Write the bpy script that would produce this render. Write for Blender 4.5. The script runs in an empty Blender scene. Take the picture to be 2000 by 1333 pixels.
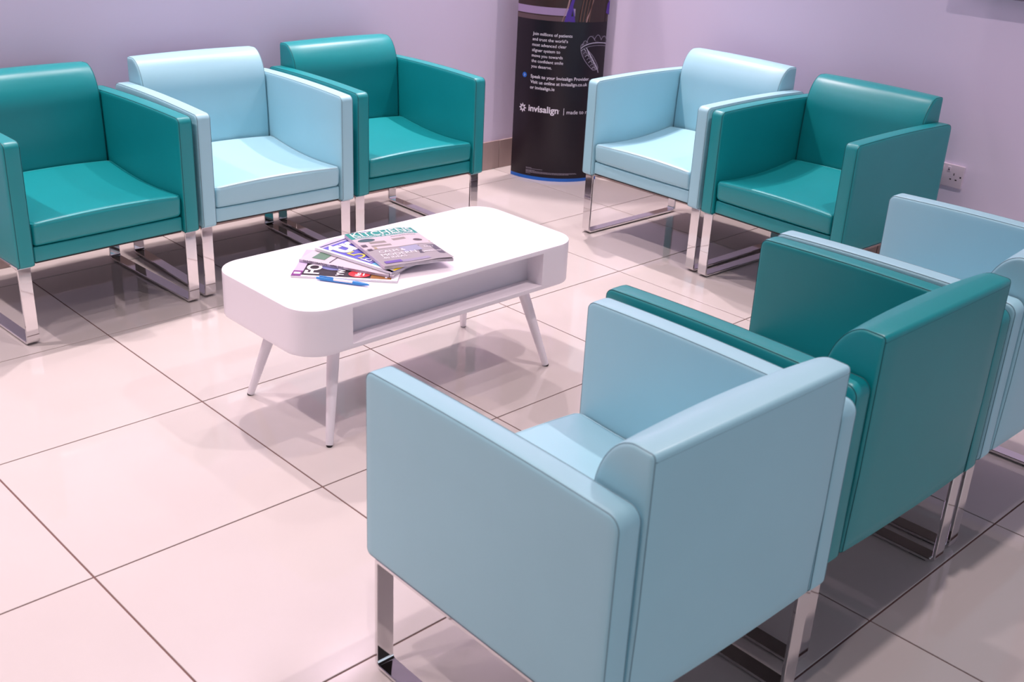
import bpy, bmesh, math, random
from mathutils import Vector, Matrix
random.seed(7)
R = math.radians
scn = bpy.context.scene
COL = scn.collection

# ------------------------------------------------------------------ camera
CAM_POS = Vector((-0.7941, -2.0723, 1.5185))
AZ, PITCH, ROLL, FPX = 0.7935, 0.4176, 0.0508, 2208.1
fwd = Vector((math.cos(AZ)*math.cos(PITCH), math.sin(AZ)*math.cos(PITCH), -math.sin(PITCH)))
rgt = Vector((math.sin(AZ), -math.cos(AZ), 0)); upv = rgt.cross(fwd)
r2 = math.cos(ROLL)*rgt + math.sin(ROLL)*upv
u2 = -math.sin(ROLL)*rgt + math.cos(ROLL)*upv
cd = bpy.data.cameras.new('camera'); cam = bpy.data.objects.new('camera', cd); COL.objects.link(cam)
cd.sensor_width = 36.0; cd.sensor_fit = 'HORIZONTAL'; cd.lens = FPX/2000*36.0
cd.clip_start = 0.05; cd.clip_end = 100
cd.dof.use_dof = True; cd.dof.focus_distance = 3.45; cd.dof.aperture_fstop = 7.1
m = Matrix((r2, u2, -fwd)).transposed().to_4x4(); m.translation = CAM_POS
cam.matrix_world = m
scn.camera = cam

# ------------------------------------------------------------------ world, lights, exposure
H_CEIL = 3.0
wd = bpy.data.worlds.new('world'); scn.world = wd; wd.use_nodes = True
wd.node_tree.nodes['Background'].inputs[0].default_value = (0.80, 0.92, 1.06, 1)
wd.node_tree.nodes['Background'].inputs[1].default_value = 0.98
DOWNLIGHTS_AND_FILL = [  # x, y, watts : ceiling downlights inferred from shadows, plus spots added as fill
    (-0.70, 1.75, 150), (1.10, 1.75, 175), (2.05, 1.75, 90), (3.15, 1.87, 240),
    (1.05, 0.00, 48), (-0.70, 0.70, 45), (-0.70, -0.45, 92), (-2.20, 0.20, 180),
    (3.12, 0.70, 70), (1.90, -1.08, 125), (-0.30, -1.40, 55)]
for x, y, w in DOWNLIGHTS_AND_FILL:
    l = bpy.data.lights.new('downlight_or_fill', 'SPOT'); l.energy = w; l.color = (1.0, 0.825, 0.835)
    l.spot_size = R(108); l.spot_blend = 0.8; l.shadow_soft_size = 0.035
    o = bpy.data.objects.new('downlight_or_fill', l); COL.objects.link(o); o.location = (x, y, H_CEIL-0.02)
vs = scn.view_settings
vs.view_transform = 'Standard'; vs.look = 'None'; vs.gamma = 1; vs.use_curve_mapping = False
vs.exposure = 0.0

# ------------------------------------------------------------------ helpers
def srgb(r, g, b):
    f = lambda c: (c/255/12.92 if c/255 <= .04045 else ((c/255+.055)/1.055)**2.4)
    return (f(r), f(g), f(b), 1)

def mat(name, col, rough=.5, metal=0, spec=.5, noise=None, bump=None, coat=0, coat_rough=.1):
    """noise=(scale, darker colour factor), bump=(scale, strength, distance)"""
    mt = bpy.data.materials.new(name); mt.use_nodes = True
    nt = mt.node_tree; b = nt.nodes['Principled BSDF']
    b.inputs['Base Color'].default_value = col; b.inputs['Roughness'].default_value = rough
    b.inputs['Metallic'].default_value = metal; b.inputs['Specular IOR Level'].default_value = spec
    b.inputs['Coat Weight'].default_value = coat; b.inputs['Coat Roughness'].default_value = coat_rough
    tc = nt.nodes.new('ShaderNodeTexCoord')
    if noise:
        n = nt.nodes.new('ShaderNodeTexNoise'); n.inputs['Scale'].default_value = noise[0]; n.inputs['Detail'].default_value = 5
        nt.links.new(tc.outputs['Object'], n.inputs['Vector'])
        rp = nt.nodes.new('ShaderNodeValToRGB')
        rp.color_ramp.elements[0].position = .3; rp.color_ramp.elements[1].position = .7
        rp.color_ramp.elements[0].color = (col[0]*noise[1], col[1]*noise[1], col[2]*noise[1], 1)
        rp.color_ramp.elements[1].color = col
        nt.links.new(n.outputs['Fac'], rp.inputs['Fac']); nt.links.new(rp.outputs['Color'], b.inputs['Base Color'])
    if bump:
        n2 = nt.nodes.new('ShaderNodeTexNoise'); n2.inputs['Scale'].default_value = bump[0]; n2.inputs['Detail'].default_value = 3
        nt.links.new(tc.outputs['Object'], n2.inputs['Vector'])
        bp = nt.nodes.new('ShaderNodeBump'); bp.inputs['Strength'].default_value = bump[1]; bp.inputs['Distance'].default_value = bump[2]
        nt.links.new(n2.outputs['Fac'], bp.inputs['Height']); nt.links.new(bp.outputs['Normal'], b.inputs['Normal'])
    return mt

M = {}
M['tile'] = mat('porcelain_tile', srgb(208, 200, 197), rough=.04, spec=.6, noise=(2.5, .95))
M['grout'] = mat('grout', srgb(120, 92, 88), rough=.9)
M['wall'] = mat('lavender_paint', srgb(226, 215, 238), rough=.75, spec=.25, bump=(350, .05, .001))
M['ceiling'] = mat('ceiling_paint', srgb(150, 146, 150), rough=.9, spec=.1)
M['skirting'] = mat('skirting_tile', srgb(172, 150, 146), rough=.25, noise=(6, .9))
M['teal'] = mat('teal_leather', srgb(7, 144, 149), rough=.39, spec=.6, noise=(5, .95), bump=(900, .06, .0006))
M['pale'] = mat('pale_blue_leather', srgb(164, 213, 226), rough=.40, spec=.55, noise=(5, .97), bump=(900, .06, .0006))
M['teal_seam'] = mat('teal_seam', srgb(6, 84, 90), rough=.6)
M['pale_seam'] = mat('pale_seam', srgb(116, 150, 162), rough=.6)
M['teal_pipe'] = mat('teal_piping', srgb(40, 165, 170), rough=.35)
M['pale_pipe'] = mat('pale_piping', srgb(180, 216, 225), rough=.38)
M['chrome'] = mat('chrome', (.78, .76, .77, 1), rough=.06, metal=1)
M['black'] = mat('black_plastic', srgb(20, 16, 18), rough=.5)
M['lacquer'] = mat('white_lacquer', srgb(246, 240, 247), rough=.3, spec=.4)
M['paper'] = mat('page_paper', srgb(205, 195, 205), rough=.8, noise=(60, .8))
M['white_ink'] = mat('white_ink', srgb(240, 236, 245), rough=.5)
M['plastic_white'] = mat('white_plastic', srgb(215, 200, 215), rough=.3)
def ink(name, r, g, b, rough=.35):
    k = 'ink_'+name
    if k not in M: M[k] = mat(k, srgb(r, g, b), rough=rough)
    return M[k]

def mesh_obj(name, verts, faces, material, parent=None, smooth=True, angle=40, loc=None):
    me = bpy.data.meshes.new(name)
    me.from_pydata([tuple(v) for v in verts], [], faces); me.validate()
    bm = bmesh.new(); bm.from_mesh(me); bmesh.ops.recalc_face_normals(bm, faces=bm.faces); bm.to_mesh(me); bm.free()
    return wrap(name, me, material, parent, smooth, angle, loc)

def wrap(name, me, material, parent=None, smooth=True, angle=40, loc=None):
    if smooth:
        for p in me.polygons: p.use_smooth = True
        me.set_sharp_from_angle(angle=R(angle))
    me.materials.append(material)
    o = bpy.data.objects.new(name, me); COL.objects.link(o)
    if parent: o.parent = parent
    if loc: o.location = loc
    return o

def box(name, lo, hi, material, parent=None, bevel=0, seg=2, loc=None):
    bm = bmesh.new(); bmesh.ops.create_cube(bm, size=1)
    for v in bm.verts:
        v.co = Vector([lo[i] + (v.co[i]+.5)*(hi[i]-lo[i]) for i in range(3)])
    if bevel: bmesh.ops.bevel(bm, geom=bm.edges[:], offset=bevel, segments=seg, affect='EDGES', profile=.5)
    me = bpy.data.meshes.new(name); bm.to_mesh(me); bm.free()
    return wrap(name, me, material, parent, bool(bevel), 40, loc)

def empty(name, loc=(0, 0, 0), rz=0):
    o = bpy.data.objects.new(name, None); COL.objects.link(o); o.location = loc; o.rotation_euler = (0, 0, rz)
    o.empty_display_size = .1
    return o

def tag(o, label, cat, group=None, kind=None):
    o['label'] = label
    if cat: o['category'] = cat
    if group: o['group'] = group
    if kind: o['kind'] = kind
    return o

def fillet(pts, n=5):
    """closed polygon [(a,b,r)] -> points with rounded corners"""
    out = []; N = len(pts)
    for i in range(N):
        p = Vector(pts[i][:2]); r = pts[i][2]
        a = Vector(pts[i-1][:2]); c = Vector(pts[(i+1) % N][:2])
        if r <= 0: out.append(p); continue
        da = (a-p).normalized(); dc = (c-p).normalized()
        ang = da.angle(dc); t = min(r/math.tan(ang/2), (a-p).length*.49, (c-p).length*.49)
        A = p+da*t; C = p+dc*t
        rr = t*math.tan(ang/2); ctr = p + (da+dc).normalized()*(rr/math.sin(ang/2))
        va = A-ctr; vc = C-ctr
        tot = va.angle(vc); cr = va.x*vc.y-va.y*vc.x
        for k in range(n+1):
            th = tot*k/n*(1 if cr > 0 else -1)
            out.append(ctr + Vector((va.x*math.cos(th)-va.y*math.sin(th), va.x*math.sin(th)+va.y*math.cos(th))))
    return out

def subdiv(pts, maxlen):
    out = []
    for i, p in enumerate(pts):
        q = pts[(i+1) % len(pts)]; n = max(1, int((q-p).length/maxlen))
        for k in range(n): out.append(p.lerp(q, k/n))
    return out

def inset(pts, d):
    if abs(d) < 1e-9: return [p.copy() for p in pts]
    area = sum(pts[i].x*pts[(i+1) % len(pts)].y-pts[(i+1) % len(pts)].x*pts[i].y for i in range(len(pts)))
    s = 1 if area > 0 else -1; out = []
    for i, p in enumerate(pts):
        e1 = (p-pts[i-1]); e2 = (pts[(i+1) % len(pts)]-p)
        n1 = Vector((-e1.y, e1.x)); n2 = Vector((-e2.y, e2.x))
        n = (n1.normalized()+n2.normalized())
        n = n.normalized() if n.length > 1e-6 else n1.normalized()
        out.append(p+n*d*s)
    return out

def loft(prof, stations, bulge=0, disp=None):
    """extrude a (y,z) profile along x; stations [(x, inset)]; domed caps"""
    N = len(prof); verts = []; faces = []
    rings = []
    first = inset(prof, stations[0][1]); last = inset(prof, stations[-1][1])
    def scaled(pl, s):
        c = sum(pl, Vector((0, 0)))/len(pl); return [c+(p-c)*s for p in pl]
    caps = (.12, .35, .6, .82, .95)
    for s in caps: rings.append((stations[0][0]-bulge*(1-s*s), scaled(first, s)))
    for x, d in stations: rings.append((x, inset(prof, d)))
    for s in reversed(caps): rings.append((stations[-1][0]+bulge*(1-s*s), scaled(last, s)))
    for x, pl in rings:
        for p in pl: verts.append(Vector((x, p.x, p.y)))
    for k in range(len(rings)-1):
        for i in range(N):
            j = (i+1) % N
            faces.append((k*N+i, k*N+j, (k+1)*N+j, (k+1)*N+i))
    faces.append(tuple(range(N))); b = (len(rings)-1)*N; faces.append(tuple(range(b, b+N)))
    if disp: verts = [disp(v) for v in verts]
    return verts, faces

def tube(path, r, closed=False, n=5):
    verts = []; faces = []; L = len(path)
    path = [Vector(p) for p in path]
    up0 = Vector((.31, .52, .79)).normalized()
    for i, p in enumerate(path):
        a = path[i-1] if (i > 0 or closed) else p
        c = path[(i+1) % L] if (i < L-1 or closed) else p
        t = (c-a).normalized()
        u = t.cross(up0).normalized(); w = t.cross(u)
        for k in range(n):
            th = 2*math.pi*k/n; verts.append(p+(u*math.cos(th)+w*math.sin(th))*r)
    for i in range(L if closed else L-1):
        j = (i+1) % L
        for k in range(n):
            faces.append((i*n+k, i*n+(k+1) % n, j*n+(k+1) % n, j*n+k))
    if not closed:
        faces.append(tuple(range(n))); faces.append(tuple(range((L-1)*n, L*n)))
    return verts, faces

def merge(*parts):
    V = []; F = []
    for v, f in parts:
        b = len(V); V += list(v); F += [tuple(i+b for i in q) for q in f]
    return V, F

def prism(outline, z0, z1, bev=0, lo=True, hi=True):
    """rounded-outline slab with small edge bevels"""
    lev = [(z0, bev), (z0+bev*.3, bev*.3), (z0+bev, 0), (z1-bev, 0), (z1-bev*.3, bev*.3), (z1, bev)] if bev else [(z0, 0), (z1, 0)]
    if not lo: lev = [(z0, 0)]+lev[3:]
    if not hi: lev = lev[:-3]+[(z1, 0)]
    N = len(outline); V = []; F = []
    for z, d in lev:
        for p in inset(outline, d): V.append((p.x, p.y, z))
    for k in range(len(lev)-1):
        for i in range(N):
            j = (i+1) % N; F.append((k*N+i, k*N+j, (k+1)*N+j, (k+1)*N+i))
    F.append(tuple(range(N))); b = (len(lev)-1)*N; F.append(tuple(range(b, b+N)))
    return V, F

def lathe(prof, n=20):
    """prof [(r,z)] -> closed solid about z"""
    V = []; F = []
    for r, z in prof:
        for k in range(n):
            th = 2*math.pi*k/n; V.append((r*math.cos(th), r*math.sin(th), z))
    for k in range(len(prof)-1):
        for i in range(n):
            j = (i+1) % n; F.append((k*n+i, k*n+j, (k+1)*n+j, (k+1)*n+i))
    F.append(tuple(range(n))); b = (len(prof)-1)*n; F.append(tuple(range(b, b+n)))
    return V, F

def text_geo(s, width=None, size=1.0, bold=0.0, spacing=1.0, xscale=1.0):
    """2-D mesh of a line of lettering; returns verts (x,y) from the left end of the baseline, and faces"""
    cu = bpy.data.curves.new('lettering', 'FONT'); cu.body = s; cu.size = 1.0; cu.offset = bold
    cu.resolution_u = 3; cu.space_character = spacing
    o = bpy.data.objects.new('lettering', cu); COL.objects.link(o)
    dg = bpy.context.evaluated_depsgraph_get(); e = o.evaluated_get(dg); me = e.to_mesh()
    V = [(v.co.x, v.co.y) for v in me.vertices]; F = [tuple(p.vertices) for p in me.polygons]
    e.to_mesh_clear(); bpy.data.objects.remove(o); bpy.data.curves.remove(cu)
    x0 = min(v[0] for v in V); x1 = max(v[0] for v in V)
    k = size if width is None else width/(x1-x0)/xscale
    return [((x-x0)*k*xscale, y*k) for x, y in V], F

def flat_obj(name, uv, faces, fn, material, parent, eps=0):
    return mesh_obj(name, [fn(u, v) for u, v in uv], faces, material, parent, smooth=False)

def grid_rect(u0, v0, u1, v1, nu=10, nv=6):
    V = [(u0+(u1-u0)*i/nu, v0+(v1-v0)*j/nv) for j in range(nv+1) for i in range(nu+1)]
    F = [(j*(nu+1)+i, j*(nu+1)+i+1, (j+1)*(nu+1)+i+1, (j+1)*(nu+1)+i) for j in range(nv) for i in range(nu)]
    return V, F

def fan(cu, cv, ru, rv, n=28, rot=0):
    V = [(cu+math.cos(t)*ru*math.cos(rot)-math.sin(t)*rv*math.sin(rot), cv+math.cos(t)*ru*math.sin(rot)+math.sin(t)*rv*math.cos(rot)) for t in [2*math.pi*k/n for k in range(n)]]
    V.append((cu, cv)); return V, [(k, (k+1) % n, n) for k in range(n)]

def poly2(pts):
    return list(pts), [tuple(range(len(pts)))]

# ------------------------------------------------------------------ room
X1, Y1 = 3.34, 1.985            # faces of the right-hand and the rear-left wall
X0, Y0 = -4.8, -4.8
floor = box('floor', (X0, Y0, -.12), (X1+.15, Y1+.15, -.0025), M['grout'])
tag(floor, 'polished cream porcelain tile floor with dark grout', 'floor', kind='structure')
T = .6; g = .0022
cache = {}; far = []
ix0, ix1 = math.floor(X0/T), math.ceil(X1/T); iy0, iy1 = math.floor(Y0/T), math.ceil(Y1/T)
for i in range(ix0, ix1):
    for j in range(iy0, iy1):
        a0, a1 = max(i*T, X0)+g, min((i+1)*T, X1)-g; b0, b1 = max(j*T, Y0)+g, min((j+1)*T, Y1)-g
        if a1-a0 < .03 or b1-b0 < .03: continue
        if i < -4 or j < -6: far.append((a0, a1, b0, b1)); continue
        key = (round(a1-a0, 4), round(b1-b0, 4))
        if key not in cache:
            o = box('tile', (0, 0, -.010), (key[0], key[1], 0), M['tile'], floor, bevel=.0008, seg=1, loc=(a0, b0, 0))
            for p in o.data.polygons: p.use_smooth = False
            cache[key] = o.data
        else:
            o = bpy.data.objects.new('tile', cache[key]); COL.objects.link(o); o.parent = floor; o.location = (a0, b0, 0)
V = [(x, y, -.0001) for a0, a1, b0, b1 in far for x, y in ((a0, b0), (a1, b0), (a1, b1), (a0, b1))]
o = mesh_obj('far_tiles', V, [tuple(range(4*k, 4*k+4)) for k in range(len(far))], M['tile'], floor, smooth=False); o['kind'] = 'stuff'
# the side of the room behind the camera is open; header and side wall are added to limit daylight
tag(box('added_front_header', (X0, Y0-.15, 2.1), (X1+.15, Y0, H_CEIL), M['ceiling']), 'unseen header added above the open front to limit daylight', 'wall', kind='structure')
tag(box('added_side_wall', (X0-.15, Y0-.15, 0), (X0, Y1+.15, H_CEIL), M['ceiling']), 'unseen plain wall added on the near left side to block daylight', 'wall', kind='structure')
tag(box('wall_left', (X0, Y1, 0), (X1+.15, Y1+.15, H_CEIL), M['wall']), 'lavender painted wall behind the row of three armchairs', 'wall', kind='structure')
tag(box('wall_right', (X1, Y0, 0), (X1+.15, Y1, H_CEIL), M['wall']), 'lavender painted wall with the power socket', 'wall', kind='structure')
tag(box('ceiling', (X0, Y0, H_CEIL), (X1+.15, Y1+.15, H_CEIL+.1), M['ceiling']), 'unseen ceiling, toned grey to cut bounced light', 'ceiling', kind='structure')  # out of view; its grey is set to keep bounced light low
for side in ('left', 'right'):
    root = empty('baseboard_'+side); tag(root, 'taupe tile skirting at the foot of the '+('wall behind the armchair row' if side == 'left' else 'wall with the socket'), 'baseboard', kind='structure')
    L0, L1 = (X0, X1) if side == 'left' else (Y0, Y1-.012)
    off = .03
    s = L0
    k = math.ceil((L0-off)/T)
    edges = [L0]+[off+T*q for q in range(k, 40) if L0+.05 < off+T*q < L1-.05]+[L1]
    for e0, e1 in zip(edges, edges[1:]):
        if side == 'left': box('tile', (e0+.001, Y1-.010, .0), (e1-.001, Y1, .142), M['skirting'], root, bevel=.0015, seg=1)
        else: box('tile', (X1-.010, e0+.001, .0), (X1, e1-.001, .142), M['skirting'], root, bevel=.0015, seg=1)

# ------------------------------------------------------------------ armchair
AW, AD, AT, ZB, ZA, ZT = .6218, .6077, .0580, .262, .646, .735
HD = AD/2; XI = AW/2-AT
def make_chair(leather, seam, pipe):
    root = empty('armchair')
    # arms
    h = AT/2-.0026
    AH = HD+.0045
    pf = fillet([(-AH, ZB-.001, .014), (AH, ZB-.001, .014), (AH, ZA+.0035, .024), (-AH, ZA+.0035, .020)], 6)
    pf = subdiv(pf, .03)
    def crown(p): return Vector((p.x, p.y + (.006*(1-(p.x/HD)**2) if p.y > ZA-.05 else 0)))
    pf = [crown(p) for p in pf]
    V, F = loft(pf, [(-h, .008), (-h+.0010, .0052), (-h+.0035, .0022), (-h+.007, .0006), (-h+.012, 0), (h-.012, 0), (h-.007, .0006), (h-.0035, .0022), (h-.0010, .0052), (h, .008)], bulge=.0034)
    sp = inset(pf, .0020)
    S = merge(*[tube([(s*(h-.0036), p.x, p.y) for p in sp], .0010, True) for s in (-1, 1)])
    for s in (-1, 1):
        arm = mesh_obj('armrest', V, F, leather, root, loc=(s*(AW/2-AT/2), 0, 0), angle=60)
        mesh_obj('seam', *S, seam, arm)
    # back
    bw = XI-.001
    bp = [Vector(p) for p in ((HD+.005, ZB+.012), (HD+.009, .45), (HD+.009, ZT-.012), (HD+.0085, ZT-.006), (HD+.006, ZT-.001), (HD+.001, ZT+.001))]
    for q in range(15):
        th = R(90*q/14); bp.append(Vector((HD-.030-.076*math.sin(th)**1.08, ZT+.002-.125*(1-math.cos(th)))))
    bp += [Vector(p) for p in ((HD-.112, .52), (HD-.116, .40), (HD-.117, ZB+.012), (HD-.113, ZB+.008), (HD+.001, ZB+.008))]
    bp = subdiv(bp, .025)
    def bdisp(v):
        k = 1-(v.x/bw)**2; v = v.copy()
        if v.y < HD-.05: v.y -= .010*k*max(0, min(1, (v.z-.30)/.2))
        if v.z > ZT-.03: v.z += .003*k
        if v.y > HD-.002: v.y += .004*k
        return v
    nx = 10
    st = [(-bw, .007), (-bw+.0015, .0035), (-bw+.005, .001), (-bw+.010, 0)]
    st += [(-bw+.010+(2*bw-.020)*q/nx, 0) for q in range(1, nx)]
    st += [(bw-.010, 0), (bw-.005, .001), (bw-.0015, .0035), (bw, .007)]
    back = mesh_obj('backrest', *loft(bp, st, bulge=.002, disp=bdisp), leather, root, angle=60)
    bi = inset(bp, .0013)
    S = [tube([bdisp(Vector((s*(bw-.0045), p.x, p.y))) for p in bi], .0010, True) for s in (-1, 1)]
    S.append(tube([bdisp(Vector((-bw+.006+(2*bw-.012)*q/20, HD+.0078, ZT-.012))) for q in range(21)], .0014))
    mesh_obj('seam', *merge(*S), seam, back)
    # seat cushion
    cw = XI-.0025; yf, yr = -HD+.001, HD-.128
    cp = subdiv(fillet([(yf+.004, .319, .020), (yr, .319, .01), (yr, .414, .02), (yf-.002, .396, .016)], 6), .025)
    def cdisp(v):
        v = v.copy(); t = (v.y-yf)/(yr-yf); k = 1-(v.x/cw)**2
        up = max(0, min(1, (v.z-.34)/.05))
        v.z += up*(-.016*math.sin(math.pi*min(1, max(0, t)))+.009*k)
        if t < .12: v.y -= .006*k*(1-abs(v.z-.36)/.06)
        if v.z < .33 and t < .3: v.z += .006*(v.x/cw)*0
        return v
    st = [(-cw, .012), (-cw+.002, .006), (-cw+.007, .0015), (-cw+.014, 0)]
    st += [(-cw+.014+(2*cw-.028)*q/nx, 0) for q in range(1, nx)]
    st += [(cw-.014, 0), (cw-.007, .0015), (cw-.002, .006), (cw, .012)]
    cush = mesh_obj('seat_cushion', *loft(cp, st, bulge=.0, disp=cdisp), leather, root, angle=60)
    rim = subdiv(fillet([(-cw+.003, yf+.004, .016), (cw-.003, yf+.004, .016), (cw-.003, yr-.006, .012), (-cw+.003, yr-.006, .012)], 4), .03)
    mesh_obj('piping', *tube([cdisp(Vector((p.x, p.y, .3905+.018*(p.y-yf)/(yr-yf)))) for p in rim], .0030, True), pipe, cush)
    # seat frame
    fr = box('seat_frame', (-XI+.0005, -HD+.010, ZB+.008), (XI-.0005, HD-.119, .3185), leather, root, bevel=.006, seg=3)
    box('dust_cover', (-XI+.004, -HD+.014, ZB+.004), (XI-.004, HD-.004, ZB+.0085), M['black'], root)
    # legs
    LW = .040; ly = HD-.019; t = .0085
    outer = fillet([(-ly, .004, .016), (ly, .004, .016), (ly, ZB-.0012, .006), (-ly, ZB-.0012, .006)], 6)
    inner = fillet([(-ly+t, .004+t, .009), (ly-t, .004+t, .009), (ly-t, ZB-.0012-t, .003), (-ly+t, ZB-.0012-t, .003)], 6)
    N = len(outer); V = []; F = []; b = .0012
    rings = []
    for x, pl in ((-LW/2, inset(outer, b)), (-LW/2+b, outer), (LW/2-b, outer), (LW/2, inset(outer, b)), (LW/2, inset(inner, -b)), (LW/2-b, inner), (-LW/2+b, inner), (-LW/2, inset(inner, -b))):
        for p in pl: V.append((x, p.x, p.y))
    for k in range(8):
        for i in range(N):
            j = (i+1) % N; k2 = (k+1) % 8
            F.append((k*N+i, k*N+j, k2*N+j, k2*N+i))
    for s in (-1, 1):
        leg = mesh_obj('leg_frame', V, F, M['chrome'], root, loc=(s*(AW/2-.0066-LW/2), 0, 0), angle=30)
        for yy in (-ly+.045, ly-.045):
            box('foot_pad', (-.016, yy-.022, 0), (.016, yy+.022, .0042), M['black'], leg, bevel=.001, seg=1)
    return root

def copy_tree(o, parent=None):
    c = o.copy(); COL.objects.link(c); c.parent = parent
    for ch in o.children: copy_tree(ch, c)
    return c

CH = [  # kind, x, y, rotation, label, group
    ('teal', .6603, 1.5522, .0372, 'teal leather armchair by the lavender wall, cut off by the left picture edge', 'armchairs along the rear wall'),
    ('pale', 1.3142, 1.5665, -.0238, 'pale blue leather armchair between two teal ones behind the coffee table', 'armchairs along the rear wall'),
    ('teal', 1.9599, 1.5681, -.0228, 'teal leather armchair at the end of the wall row, left of the black banner', 'armchairs along the rear wall'),
    ('pale', 2.9128, .7130, math.pi*-.5-.0182, 'pale blue leather armchair just right of the black banner, partly covering it', 'armchairs along the right wall'),
    ('teal', 2.8902, .0734, math.pi*-.5-.0283, 'teal leather armchair in front of the wall socket', 'armchairs along the right wall'),
    ('pale', .5867, -.9216, math.pi-.0223, 'nearest pale blue leather armchair, largest in the picture, seen from behind', 'armchairs in the front row'),
    ('teal', 1.2412, -.9024, math.pi-.0090, 'teal leather armchair seen from behind between two pale blue ones', 'armchairs in the front row'),
    ('pale', 1.8830, -.8966, math.pi+.0100, 'pale blue leather armchair in the front row, cut off by the right picture edge', 'armchairs in the front row'),
]
proto = {}
for kind, x, y, rz, label, grp in CH:
    if kind not in proto:
        proto[kind] = o = make_chair(M[kind], M[kind+'_seam'], M[kind+'_pipe'])
    else: o = copy_tree(proto[kind])
    o.location = (x, y, 0); o.rotation_euler = (0, 0, rz)
    tag(o, label, 'armchair', grp)

# ------------------------------------------------------------------ coffee table
TX, TY, TA, TL, TW, TZ, TB = 1.1453, .3589, .0047, 1.005, .4548, .4116, .2837
tbl = empty('coffee_table', (TX, TY, 0), TA)
tag(tbl, 'low white lacquered coffee table with rounded corners and open slot', 'coffee table')
rr = .088
ol = [Vector(p) for p in fillet([(-TL/2, -TW/2, rr), (TL/2, -TW/2, rr), (TL/2, TW/2, rr), (-TL/2, TW/2, rr)], 12)]
ZP = .013
top = mesh_obj('tabletop', *prism(ol, TZ-ZP, TZ, .0020, lo=False), M['lacquer'], tbl, angle=30)
mesh_obj('base_panel', *prism(ol, TB, TB+ZP, .0015, hi=False), M['lacquer'], tbl, angle=30)
body = [Vector((.343, -TW/2))]
c1 = fillet([(-TL/2, -TW/2, rr), (TL/2, -TW/2, rr), (TL/2, TW/2, rr), (-TL/2, TW/2, rr)], 12)
n1 = 13
body += c1[n1:2*n1]+c1[2*n1:3*n1]+c1[3*n1:4*n1]+c1[0:n1]
body += [Vector((-.353, -TW/2)), Vector((-.353, -.163)), Vector((.343, -.163))]
bi_ = [p.copy() for p in body]
V = [(p.x, p.y, z) for z in (TB+ZP, TZ-ZP) for p in bi_]; N = len(bi_)
F = [(i, (i+1) % N, N+(i+1) % N, N+i) for i in range(N)]+[tuple(range(N)), tuple(range(N, 2*N))]
mesh_obj('body', V, F, M['lacquer'], tbl, angle=30)
for sx in (-1, 1):
    for sy in (-1, 1):
        foot = Vector((sx*.4145, sy*.198, 0)); tp = Vector((sx*.345, sy*.130, TB))
        ax = (tp-foot); Ln = ax.length
        V, F = lathe([(.0095, .004), (.0105, .006), (.0165, Ln*.7), (.0175, Ln-.003)], 24)
        q = Vector((0, 0, 1)).rotation_difference(ax.normalized())
        leg = mesh_obj('leg', [foot+q @ Vector(v) for v in V], F, M['lacquer'], tbl, angle=40)
        V, F = lathe([(.0075, 0), (.0085, .001), (.0085, .006)], 16)
        mesh_obj('foot_pad', [foot+Vector(v) for v in V], F, M['black'], leg)

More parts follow.
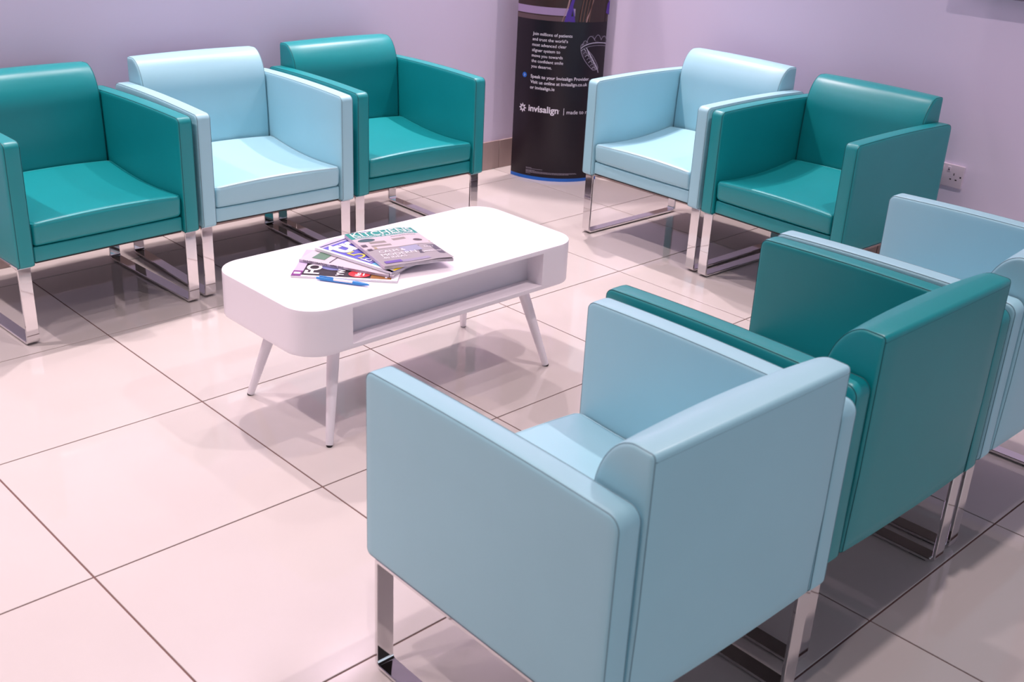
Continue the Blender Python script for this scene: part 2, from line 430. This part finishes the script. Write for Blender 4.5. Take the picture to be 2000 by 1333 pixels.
# ------------------------------------------------------------------ magazines
def magazine(label, bl, ang, z0, th, warp, cover_m, spine_m, back_m, decals, loose=None):
    Wm, Hm = .210, .288
    root = empty('magazine', (TX+bl[0], TY+bl[1], TZ+z0), ang+TA)
    tag(root, label, 'magazine', 'magazines fanned out on the coffee table')
    nu, nv = 16, 10
    def slab(zlo, zhi, u0, u1, v0, v1, lift=None):
        V = []; F = []
        for lev in (0, 1):
            for j in range(nv+1):
                for i in range(nu+1):
                    u = u0+(u1-u0)*i/nu; v = v0+(v1-v0)*j/nv
                    z = (zlo, zhi)[lev]+warp(u/Wm, v/Hm)+(lift(u/Wm, v/Hm) if lift else 0)
                    V.append((u, v, z))
        n = (nu+1)*(nv+1); idx = lambda i, j, l: l*n+j*(nu+1)+i
        for l in (0, 1):
            for j in range(nv):
                for i in range(nu): F.append((idx(i, j, l), idx(i+1, j, l), idx(i+1, j+1, l), idx(i, j+1, l)))
        for i in range(nu):
            for j in (0, nv): F.append((idx(i, j, 0), idx(i+1, j, 0), idx(i+1, j, 1), idx(i, j, 1)))
        for j in range(nv):
            for i in (0, nu): F.append((idx(i, j, 0), idx(i, j+1, 0), idx(i, j+1, 1), idx(i, j, 1)))
        return V, F
    mesh_obj('back_cover', *slab(0, .0006, 0, Wm, 0, Hm), back_m, root, angle=30)
    mesh_obj('page_block', *slab(.0006, th-.0007, .0006, Wm-.001, .0008, Hm-.0008), M['paper'], root, angle=30)
    lift = loose or (lambda u, v: 0)
    cov = mesh_obj('front_cover', *slab(th-.0007, th, 0, Wm, 0, Hm, lift), cover_m, root, angle=30)
    sp = [(-.0005, v, z+warp(0, v/Hm)) for z in (.0, th) for v in (0, Hm*.5, Hm)]
    sp += [(.0004, v, z+warp(0, v/Hm)) for z in (.0, th) for v in (0, Hm*.5, Hm)]
    spine = mesh_obj('spine', sp, [(0, 1, 4, 3), (1, 2, 5, 4), (6, 7, 10, 9), (7, 8, 11, 10), (3, 4, 10, 9), (4, 5, 11, 10), (0, 1, 7, 6), (1, 2, 8, 7), (0, 3, 9, 6), (2, 5, 11, 8)], spine_m, root, smooth=False)
    lay = [0]
    def fn(u, v):
        return (u, v, th+.0004+lay[0]*.00022+warp(u/Wm, v/Hm)+lift(u/Wm, v/Hm))
    for d in decals:
        kind, dn, mm = d[:3]; lay[0] = d[3]
        if kind == 'rect': g_ = grid_rect(*d[4])
        elif kind == 'oval': g_ = fan(*d[4])
        elif kind == 'poly': g_ = poly2(d[4])
        elif kind == 'text':
            s, u, v, wdt, bold, xs = d[4]
            Vt, Ft = text_geo(s, width=wdt, bold=bold, xscale=xs); g_ = ([(a+u, b+v) for a, b in Vt], Ft)
        elif kind == 'rtext':   # lettering that runs down the spine
            s, vtop, zc, wdt = d[4]
            Vt, Ft = text_geo(s, width=wdt, bold=.01)
            mesh_obj(dn, [(-.0008, vtop-a, zc+b+warp(0, .5)) for a, b in Vt], Ft, mm, spine, smooth=False); continue
        flat_obj(dn, g_[0], g_[1], fn, mm, cov)
    return root

sm = lambda t: (lambda q: q*q*(3-2*q))(max(0, min(1, t)))
white = M['white_ink']
# bottom one
magazine('black-covered magazine with large white FO title at the bottom of the pile', (-.174, -.186), R(44.4), .0003, .0048, lambda u, v: .0003,
    ink('charcoal', 40, 30, 38), white, white, [
    ('rect', 'margin_print', white, 0, (.0, .0, .009, .288)),
    ('rect', 'masthead_print', ink('lilac', 205, 185, 225), 1, (.0, .262, .21, .288)),
    ('rect', 'corner_print', ink('magenta', 125, 40, 130), 2, (.0, .262, .040, .288)),
    ('rect', 'corner_mark', white, 3, (.014, .266, .028, .284, 2, 2)),
    ('oval', 'planet_print', ink('planet', 120, 125, 180), 1, (.115, .185, .06, .05)),
    ('text', 'title_lettering', white, 3, ('FO', .020, .218, .075, .030, 1.1)),
    ('text', 'headline_lettering', white, 3, ('YW!', .016, .150, .055, .03, 1.0)),
    ('rect', 'photo_print', ink('ochre', 150, 100, 45), 1, (.009, .018, .21, .075)),
    ('rect', 'foot_print', white, 1, (.0, .0, .21, .018)),
    ('oval', 'badge_print', ink('red', 215, 45, 55), 3, (.038, .108, .026, .030)),
    ('text', 'badge_lettering', white, 4, ('No1', .020, .104, .034, .03, 1.0)),
    ('rect', 'badge_line', white, 4, (.026, .094, .052, .098, 2, 1)),
    ('rect', 'price_mark', white, 4, (.016, .030, .026, .036, 2, 1))])
# third
magazine('white magazine with a green photo strip, printed spine facing the pen', (-.171, -.164), R(26.4), .0068, .0068, lambda u, v: .0002,
    ink('cream', 205, 196, 206), ink('spine_lilac', 205, 190, 210), white, [
    ('rect', 'photo_print', ink('leaf', 95, 130, 110), 1, (.025, .222, .21, .262)),
    ('rect', 'title_rule', ink('script', 70, 60, 80), 2, (.012, .198, .085, .201, 4, 1)),
    ('text', 'title_lettering', ink('script', 70, 60, 80), 2, ('OSS', .070, .186, .085, .0, 1.3)),
    ('rect', 'text_print', ink('greyline', 170, 160, 165), 2, (.050, .120, .12, .123, 4, 1)),
    ('rect', 'text_print', ink('greyline', 170, 160, 165), 2, (.050, .105, .12, .108, 4, 1)),
    ('rect', 'text_print', ink('olive', 150, 145, 110), 2, (.020, .070, .075, .074, 4, 1)),
    ('rect', 'text_print', ink('greyline', 170, 160, 165), 2, (.020, .058, .09, .061, 4, 1)),
    ('rtext', 'spine_lettering', ink('dark', 45, 35, 50), 0, ('OLD DECORATION    APRIL 2015', .275, .0022, .125)),
    ('rtext', 'spine_lettering', ink('grey', 150, 140, 155), 0, ('DECORATION DECORATION', .135, .0022, .080)),
    ('rtext', 'spine_mark', ink('dark', 45, 35, 50), 0, ('I', .012, .0015, .002))])
# second
magazine('violet magazine with white tra title and yellow 50, under the top one', (-.170, -.156), R(10.7), .0150, .0068, lambda u, v: -.004*sm((u-.6)/.4)*max(0, 1-v*8)+.0002,
    ink('violet', 92, 92, 190), white, white, [
    ('rect', 'margin_print', white, 1, (.0, .0, .010, .288)),
    ('rect', 'masthead_print', ink('lavender', 190, 180, 225), 0, (.0, .268, .21, .288)),
    ('rect', 'masthead_rule', ink('navy', 30, 25, 60), 1, (.012, .276, .19, .281)),
    ('text', 'title_lettering', white, 3, ('tra', .012, .196, .150, .030, 1.0)),
    ('text', 'number_lettering', ink('yellow', 235, 215, 90), 3, ('50', .020, .134, .085, -.012, 1.15)),
    ('text', 'headline_lettering', white, 3, ('best', .018, .098, .090, .0, 1.1)),
    ('rect', 'rule_print', ink('lavender', 190, 180, 225), 3, (.012, .088, .12, .0905, 4, 1)),
    ('rect', 'photo_print', ink('cyan', 110, 190, 225), 1, (.010, .030, .21, .082)),
    ('rect', 'text_print', ink('pale_yellow', 225, 220, 160), 3, (.040, .064, .085, .067, 3, 1)),
    ('rect', 'foot_print', white, 1, (.0, .0, .21, .030)),
    ('rect', 'foot_stamp', ink('slate', 70, 70, 120), 2, (.045, .012, .075, .028, 2, 2)),
    ('rect', 'foot_stripe', ink('bright_yellow', 235, 205, 30), 2, (.012, .0, .21, .009))])
# top
def wv(u, v): return .0008-.0045*sm((u-.75)/.25)+.0010*math.sin(u*9)*v
magazine('topmost magazine with a teal KITCHENS masthead over a grey room photo', (-.178, -.136), R(-14), .0242, .0092, wv,
    ink('room_grey', 158, 152, 158), ink('spine_lilac', 205, 190, 210), white, [
    ('rect', 'masthead_print', ink('masthead_teal', 22, 140, 132), 1, (.0, .234, .21, .288, 16, 4)),
    ('text', 'title_lettering', white, 3, ('KITCHENS', .012, .249, .190, .0, .82)),
    ('text', 'subtitle_lettering', white, 3, ('BEDROOMS & BATHROOMS', .014, .237, .185, .0, 1.0)),
    ('text', 'masthead_lettering', ink('dark', 45, 35, 50), 3, ('THE ESSENTIAL', .012, .281, .07, .0, 1.0)),
    ('rect', 'photo_print', ink('room_light', 196, 186, 194), 1, (.0, .135, .21, .234, 16, 4)),
    ('text', 'caption_lettering', ink('script', 70, 60, 80), 3, ('AUTUMN STYLE', .115, .218, .080, .0, 1.2)),
    ('oval', 'badge_print', ink('badge_teal', 50, 82, 90), 3, (.036, .212, .026, .013)),
    ('poly', 'photo_print', ink('worktop', 165, 150, 120), 2, [(.03, .135), (.21, .150), (.21, .157), (.03, .150)]),
    ('rect', 'photo_print', ink('chair_beige', 140, 132, 130), 2, (.035, .178, .085, .196)),
    ('rect', 'photo_print', ink('chair_beige', 140, 132, 130), 2, (.110, .188, .150, .205)),
    ('oval', 'photo_print', ink('plant', 80, 62, 72), 3, (.178, .170, .014, .010)),
    ('rect', 'photo_print', ink('chair_beige', 140, 132, 130), 2, (.030, .152, .090, .166)),
    ('rect', 'swatch_print', ink('plum', 80, 66, 84), 3, (.004, .160, .020, .180, 2, 2)),
    ('rect', 'swatch_print', ink('plum', 80, 66, 84), 3, (.008, .128, .022, .142, 2, 2)),
    ('text', 'headline_lettering', white, 3, ('CALM &', .030, .100, .080, .0, 1.0)),
    ('text', 'headline_lettering', white, 3, ('MODERN', .026, .072, .105, .0, 1.0)),
    ('text', 'headline_lettering', white, 3, ('40 IDEAS', .022, .052, .07, .0, 1.0)),
    ('rect', 'photo_print', ink('fabric', 150, 152, 180), 2, (.100, .085, .155, .130)),
    ('poly', 'photo_print', ink('sofa', 82, 76, 94), 2, [(.135, .060), (.205, .040), (.208, .120), (.150, .125)]),
    ('text', 'headline_lettering', white, 4, ('EASY', .168, .100, .030, .0, 1.0)),
    ('text', 'headline_lettering', white, 4, ('MAKEOVER', .148, .062, .056, .01, 1.0)),
    ('rect', 'label_print', ink('purple', 105, 80, 165), 3, (.012, .016, .062, .034)),
    ('rect', 'foot_print', ink('foot_lilac', 150, 142, 170), 2, (.062, .012, .145, .030))],
    loose=lambda u, v: .0035*sm((u-.4)/.6)*(1-v)**2)

# ------------------------------------------------------------------ pen
px0, px1 = Vector((-.329, -.040)), Vector((-.249, -.166))
dv = px1-px0; PL = .148
pen = empty('ballpoint_pen', (TX+px0.x, TY+px0.y, TZ+.0058), math.atan2(dv.y, dv.x)+TA)
tag(pen, 'blue plastic ballpoint pen lying beside the magazines', 'pen')
M['pen_blue'] = mat('pen_blue', srgb(62, 145, 222), rough=.25)
def along(prof, n=18):
    V, F = lathe(prof, n); return [(z, x, y) for x, y, z in V], F
mesh_obj('barrel', *along([(.0042, .004), (.0055, .008), (.0056, .112), (.0048, .125), (.0028, .141), (.0012, .146)]), M['pen_blue'], pen)
mesh_obj('push_button', *along([(.0030, -.004), (.0034, -.003), (.0034, .006)]), M['pen_blue'], pen)
box('clip', (.003, -.0022, .0056), (.043, .0022, .0074), M['pen_blue'], pen, bevel=.0006, seg=1)
V, F = [], []
for k in range(7):
    th = R(185+k*12)
    for xx in (.046, .100): V.append((xx, .00575*math.sin(th)*1.0, -.00575*math.cos(th)*1.0)) if False else V.append((xx, math.cos(th)*.00578, -math.sin(th)*.00578))
F = [(2*k, 2*k+1, 2*k+3, 2*k+2) for k in range(6)]
mesh_obj('print_strip', V, F, white, pen)

# ------------------------------------------------------------------ banner
BC = Vector((3.284, 1.834)); BR = .279; TH0, TH1 = R(174.5), R(272.0); BH = 1.85
BW = BR*(TH1-TH0)
S0 = BR*R(1.0)
def bpt(s, z, out=0):     # s metres along the curve from the left edge
    th = TH0+s/BR
    return (BC.x+(BR+out)*math.cos(th), BC.y+(BR+out)*math.sin(th), z)
ban = empty('banner_stand', (BC.x-.2, BC.y-.2, 0)); 
tag(ban, 'tall curved black dental aligner banner standing in the room corner', 'banner')
def bobj(name, V, F, m_, parent=None, smooth=True):
    o = mesh_obj(name, [Vector(v)-Vector((BC.x-.2, BC.y-.2, 0)) for v in V], F, m_, parent or ban, smooth=smooth, angle=60)
    return o
def bslab(s0, s1, z0, z1, o0, o1, n=40):
    V = []; F = []
    for i in range(n+1):
        s = s0+(s1-s0)*i/n
        V += [bpt(s, z0, o0), bpt(s, z0, o1), bpt(s, z1, o1), bpt(s, z1, o0)]
    for i in range(n):
        for k in range(4): F.append((i*4+k, i*4+(k+1) % 4, i*4+4+(k+1) % 4, i*4+4+k))
    F += [(0, 1, 2, 3), tuple(n*4+k for k in range(4))]
    return V, F
M['banner'] = mat('banner_print', srgb(30, 20, 30), rough=.32, spec=.4)
M['ban_blue'] = mat('banner_blue', srgb(32, 108, 205), rough=.4)
M['ban_white'] = mat('banner_lettering', srgb(236, 230, 242), rough=.5)
panel = bobj('panel', *bslab(0, BW, .016, BH, -.004, 0), M['banner'])
bobj('base_strip', *bslab(0, BW, .0, .016, -.006, .0004), M['ban_blue'])
def bdecal(name, uv, F, m_, lay=1, parent=panel):
    V = [bpt(s-S0, z, .0005*lay) for s, z in uv]
    return bobj(name, V, F, m_, parent, smooth=False)
def btext(name, s, x, z, width, bold=0, m_=None, lay=2, xs=1.0):
    V, F = text_geo(s, width=width, bold=bold, xscale=xs)
    return bdecal(name, [(a+x, b+z) for a, b in V], F, m_ or M['ban_white'], lay)
W1 = .190; base = 'Join millions of patients'
def tw(s, bold=0):
    V, F = text_geo(s, size=1, bold=bold); return max(v[0] for v in V)
unit = W1/tw(base)
for k, s in enumerate([base, 'and trust the world\u2019s', 'most advanced clear', 'aligner system to', 'move you towards', 'the confident smile', 'you deserve.']):
    btext('body_lettering', s, .104, .690-.0251*k, tw(s)*unit, .004)
unit2 = .290/tw('Speak to your Invisalign Provider.', .012)
for k, s in enumerate(['Speak to your Invisalign Provider.', 'Visit us online at invisalign.co.uk', 'or invisalign.ie']):
    btext('bold_lettering', s, .104, .4915-.0258*k, tw(s, .012)*unit2, .012)
bdecal('arrow_badge', *fan(.069, .500, .0122, .0122), M['ban_blue'], 2)
bdecal('arrow_mark', *poly2([(.0665, .5055), (.0685, .5055), (.0725, .500), (.0685, .4945), (.0665, .4945), (.0703, .500)]), M['ban_white'], 3)
# eight-rayed star emblem
for k in range(8):
    t = 2*math.pi*k/8+.0; c, s_ = math.cos(t), math.sin(t)
    pts = [(.0060, -.0012), (.0130, -.0044), (.0235, 0), (.0130, .0044), (.0060, .0012)]
    bdecal('emblem_ray', *poly2([(.067+(a*c-b*s_)*.95, .343+(a*s_+b*c)) for a, b in pts]), M['ban_white'], 2)
btext('logo_lettering', 'invisalign', .101, .333, .150, .022)
bdecal('logo_dot', *fan(.2545, .348, .0014, .0014, 10), M['ban_white'], 2)
bdecal('logo_rule', *grid_rect(.2750, .327, .2775, .360, 1, 1), M['ban_white'], 2)
btext('tagline_lettering', 'made to move', .290, .333, .150, .002)
# small print too fine to read: rows of tiny words
M['ban_grey'] = mat('banner_smallprint', srgb(150, 140, 155), rough=.5)
V, F = [], []
for z, x1 in ((.0560, .135), (.0520, .185), (.0440, .150), (.0405, .350), (.0370, .350), (.0335, .318), (.0280, .128)):
    x = .104
    while x < x1:
        w = random.uniform(.004, .012); b = len(V)
        V += [(x, z), (x+w, z), (x+w, z+.0019), (x, z+.0019)]; F.append((b, b+1, b+2, b+3)); x += w+.0014
bdecal('small_print', V, F, M['ban_grey'], 2)
# clear aligner picture
M['aligner'] = mat('aligner_print', srgb(150, 140, 158), rough=.5)
M['aligner_hi'] = mat('aligner_print_light', srgb(195, 188, 205), rough=.5)
def stroke(pts, w):
    V = []; F = []
    for i, p in enumerate(pts):
        a = Vector(pts[max(0, i-1)]); c = Vector(pts[min(len(pts)-1, i+1)]); d = (c-a).normalized(); n = Vector((-d.y, d.x))*w/2
        V += [tuple(Vector(p)+n), tuple(Vector(p)-n)]
    F = [(2*i, 2*i+1, 2*i+3, 2*i+2) for i in range(len(pts)-1)]
    return V, F
def qb(a, b, c, n=10): return [tuple(Vector(a)*(1-t)**2+Vector(b)*2*t*(1-t)+Vector(c)*t*t) for t in [k/n for k in range(n+1)]]
for pts in ([(.340, .645), (.350, .672), (.372, .690), (.395, .700), (.425, .702), (.455, .696), (.480, .685), (.480, .652), (.420, .662), (.375, .655)],
            [(.342, .635), (.375, .632), (.408, .606), (.438, .560), (.430, .542), (.408, .542), (.370, .575), (.350, .605)]):
    bdecal('aligner_shade', *poly2(pts), ink('aligner_shade', 62, 52, 64), 1)
def astroke(pts, w, hi=False, lay=2): bdecal('aligner_line', *stroke(pts, w), M['aligner_hi' if hi else 'aligner'], lay)
astroke(qb((.338, .640), (.372, .678), (.480, .660), 16), .004, True)
astroke(qb((.340, .630), (.375, .664), (.480, .648), 16), .002)
for a, b, c in (((.345, .652), (.350, .690), (.372, .668)), ((.365, .664), (.378, .722), (.410, .676)), ((.405, .678), (.425, .725), (.447, .676)), ((.445, .676), (.468, .714), (.482, .672)), ((.338, .642), (.336, .666), (.352, .660))):
    astroke(qb(a, b, c), .0026)
for k in range(7):
    t = k/6; x = .352+.060*t; z = .632-.085*t
    astroke(qb((x-.010, z-.002), (x+.002, z+.016), (x+.012, z-.004)), .0026, k % 2 == 0)
    astroke(qb((x+.014, z+.012), (x+.026, z-.004), (x+.030, z-.022)), .0040, True)
astroke(qb((.338, .640), (.345, .590), (.408, .540)), .003)
astroke(qb((.375, .632), (.415, .600), (.440, .548)), .0026)
astroke(qb((.408, .540), (.428, .536), (.440, .548)), .003)
# portrait photograph at the top of the print (its lower part is in view)
PB = .760
bdecal('photo_print', *grid_rect(S0, PB, BW+S0, BH-.25, 30, 4), ink('photo_brown', 58, 38, 36), 1)
bdecal('photo_print', *grid_rect(S0, PB, .300, .781, 20, 2), ink('photo_taupe', 98, 76, 80), 2)
bdecal('photo_print', *grid_rect(S0, .786, .300, .820, 20, 2), ink('photo_lilac', 165, 142, 180), 2)
bdecal('photo_print', *poly2([(.240, PB), (.262, .830), (.275, .900), (.40, .900), (.36, PB)]), ink('photo_skin', 172, 132, 130), 3)
bdecal('photo_print', *poly2([(.252, PB), (.262, .800), (.272, .830), (.285, .872), (.298, .872), (.288, .830), (.296, .800), (.302, PB)]), ink('photo_purple', 82, 45, 150), 4)
bdecal('photo_print', *poly2([(.282, .786), (.287, .815), (.292, .786)]), ink('photo_dark', 40, 24, 36), 5)
bdecal('photo_print', *poly2([(.318, PB), (.322, .800), (.345, .900), (.47, .900), (.465, PB)]), ink('photo_hair', 48, 28, 28), 5)
for k in range(4):
    x = .324+.015*k
    bdecal('photo_print', *stroke(qb((x, PB+.002), (x+.004, .82), (x+.022, .90)), .004-.0003*k), ink('photo_hair_light', 118, 80, 66), 6)
bdecal('photo_print', *poly2([(.462, .80), (.468, .84), (.484, .86), (.484, .79)]), ink('photo_purple', 82, 45, 150), 6)

# ------------------------------------------------------------------ wall socket
so = empty('wall_socket', (X1, -.187, .427)); tag(so, 'white double power socket low on the right wall', 'socket')
box('face_plate', (-.011, -.073, -.043), (0, .073, .043), M['plastic_white'], so, bevel=.003, seg=2)
for sgn in (-1, 1):
    c = sgn*.036
    for dy, dz, w, h_ in ((0, .007, .0035, .009), (-.011, -.013, .007, .0045), (.011, -.013, .007, .0045)):
        box('slot', (-.0113, c+dy-w/2, dz-h_/2), (-.0107, c+dy+w/2, dz+h_/2), M['black'], so)
    y = c+(.022 if sgn < 0 else -.022)
    sw = box('switch', (-.0145, y-.006, .016), (-.0108, y+.006, .034), M['plastic_white'], so, bevel=.001, seg=1)
    box('switch_mark', (-.0148, y-.003, .020), (-.0144, y+.003, .026), ink('switch_grey', 120, 95, 120), sw)
box('screw', (-.0112, -.066, -.003), (-.0108, -.060, .003), M['black'], so)

# ------------------------------------------------------------------ wall-mounted panel, its lower edge just reaching the picture
tv = empty('mounted_panel', (X1, -.72, 1.088)); tag(tv, 'grey wall-mounted panel whose lower edge just touches the top right picture corner', 'wall panel')
box('frame', (-.060, -.62, 0), (-.028, .62, .72), ink('panel_grey', 120, 106, 126), tv, bevel=.004)
box('front_sheet', (-.0612, -.605, .016), (-.0602, .605, .705), ink('panel_front', 150, 136, 156), tv)
box('bracket', (-.028, -.2, .2), (0, .2, .5), M['black'], tv)
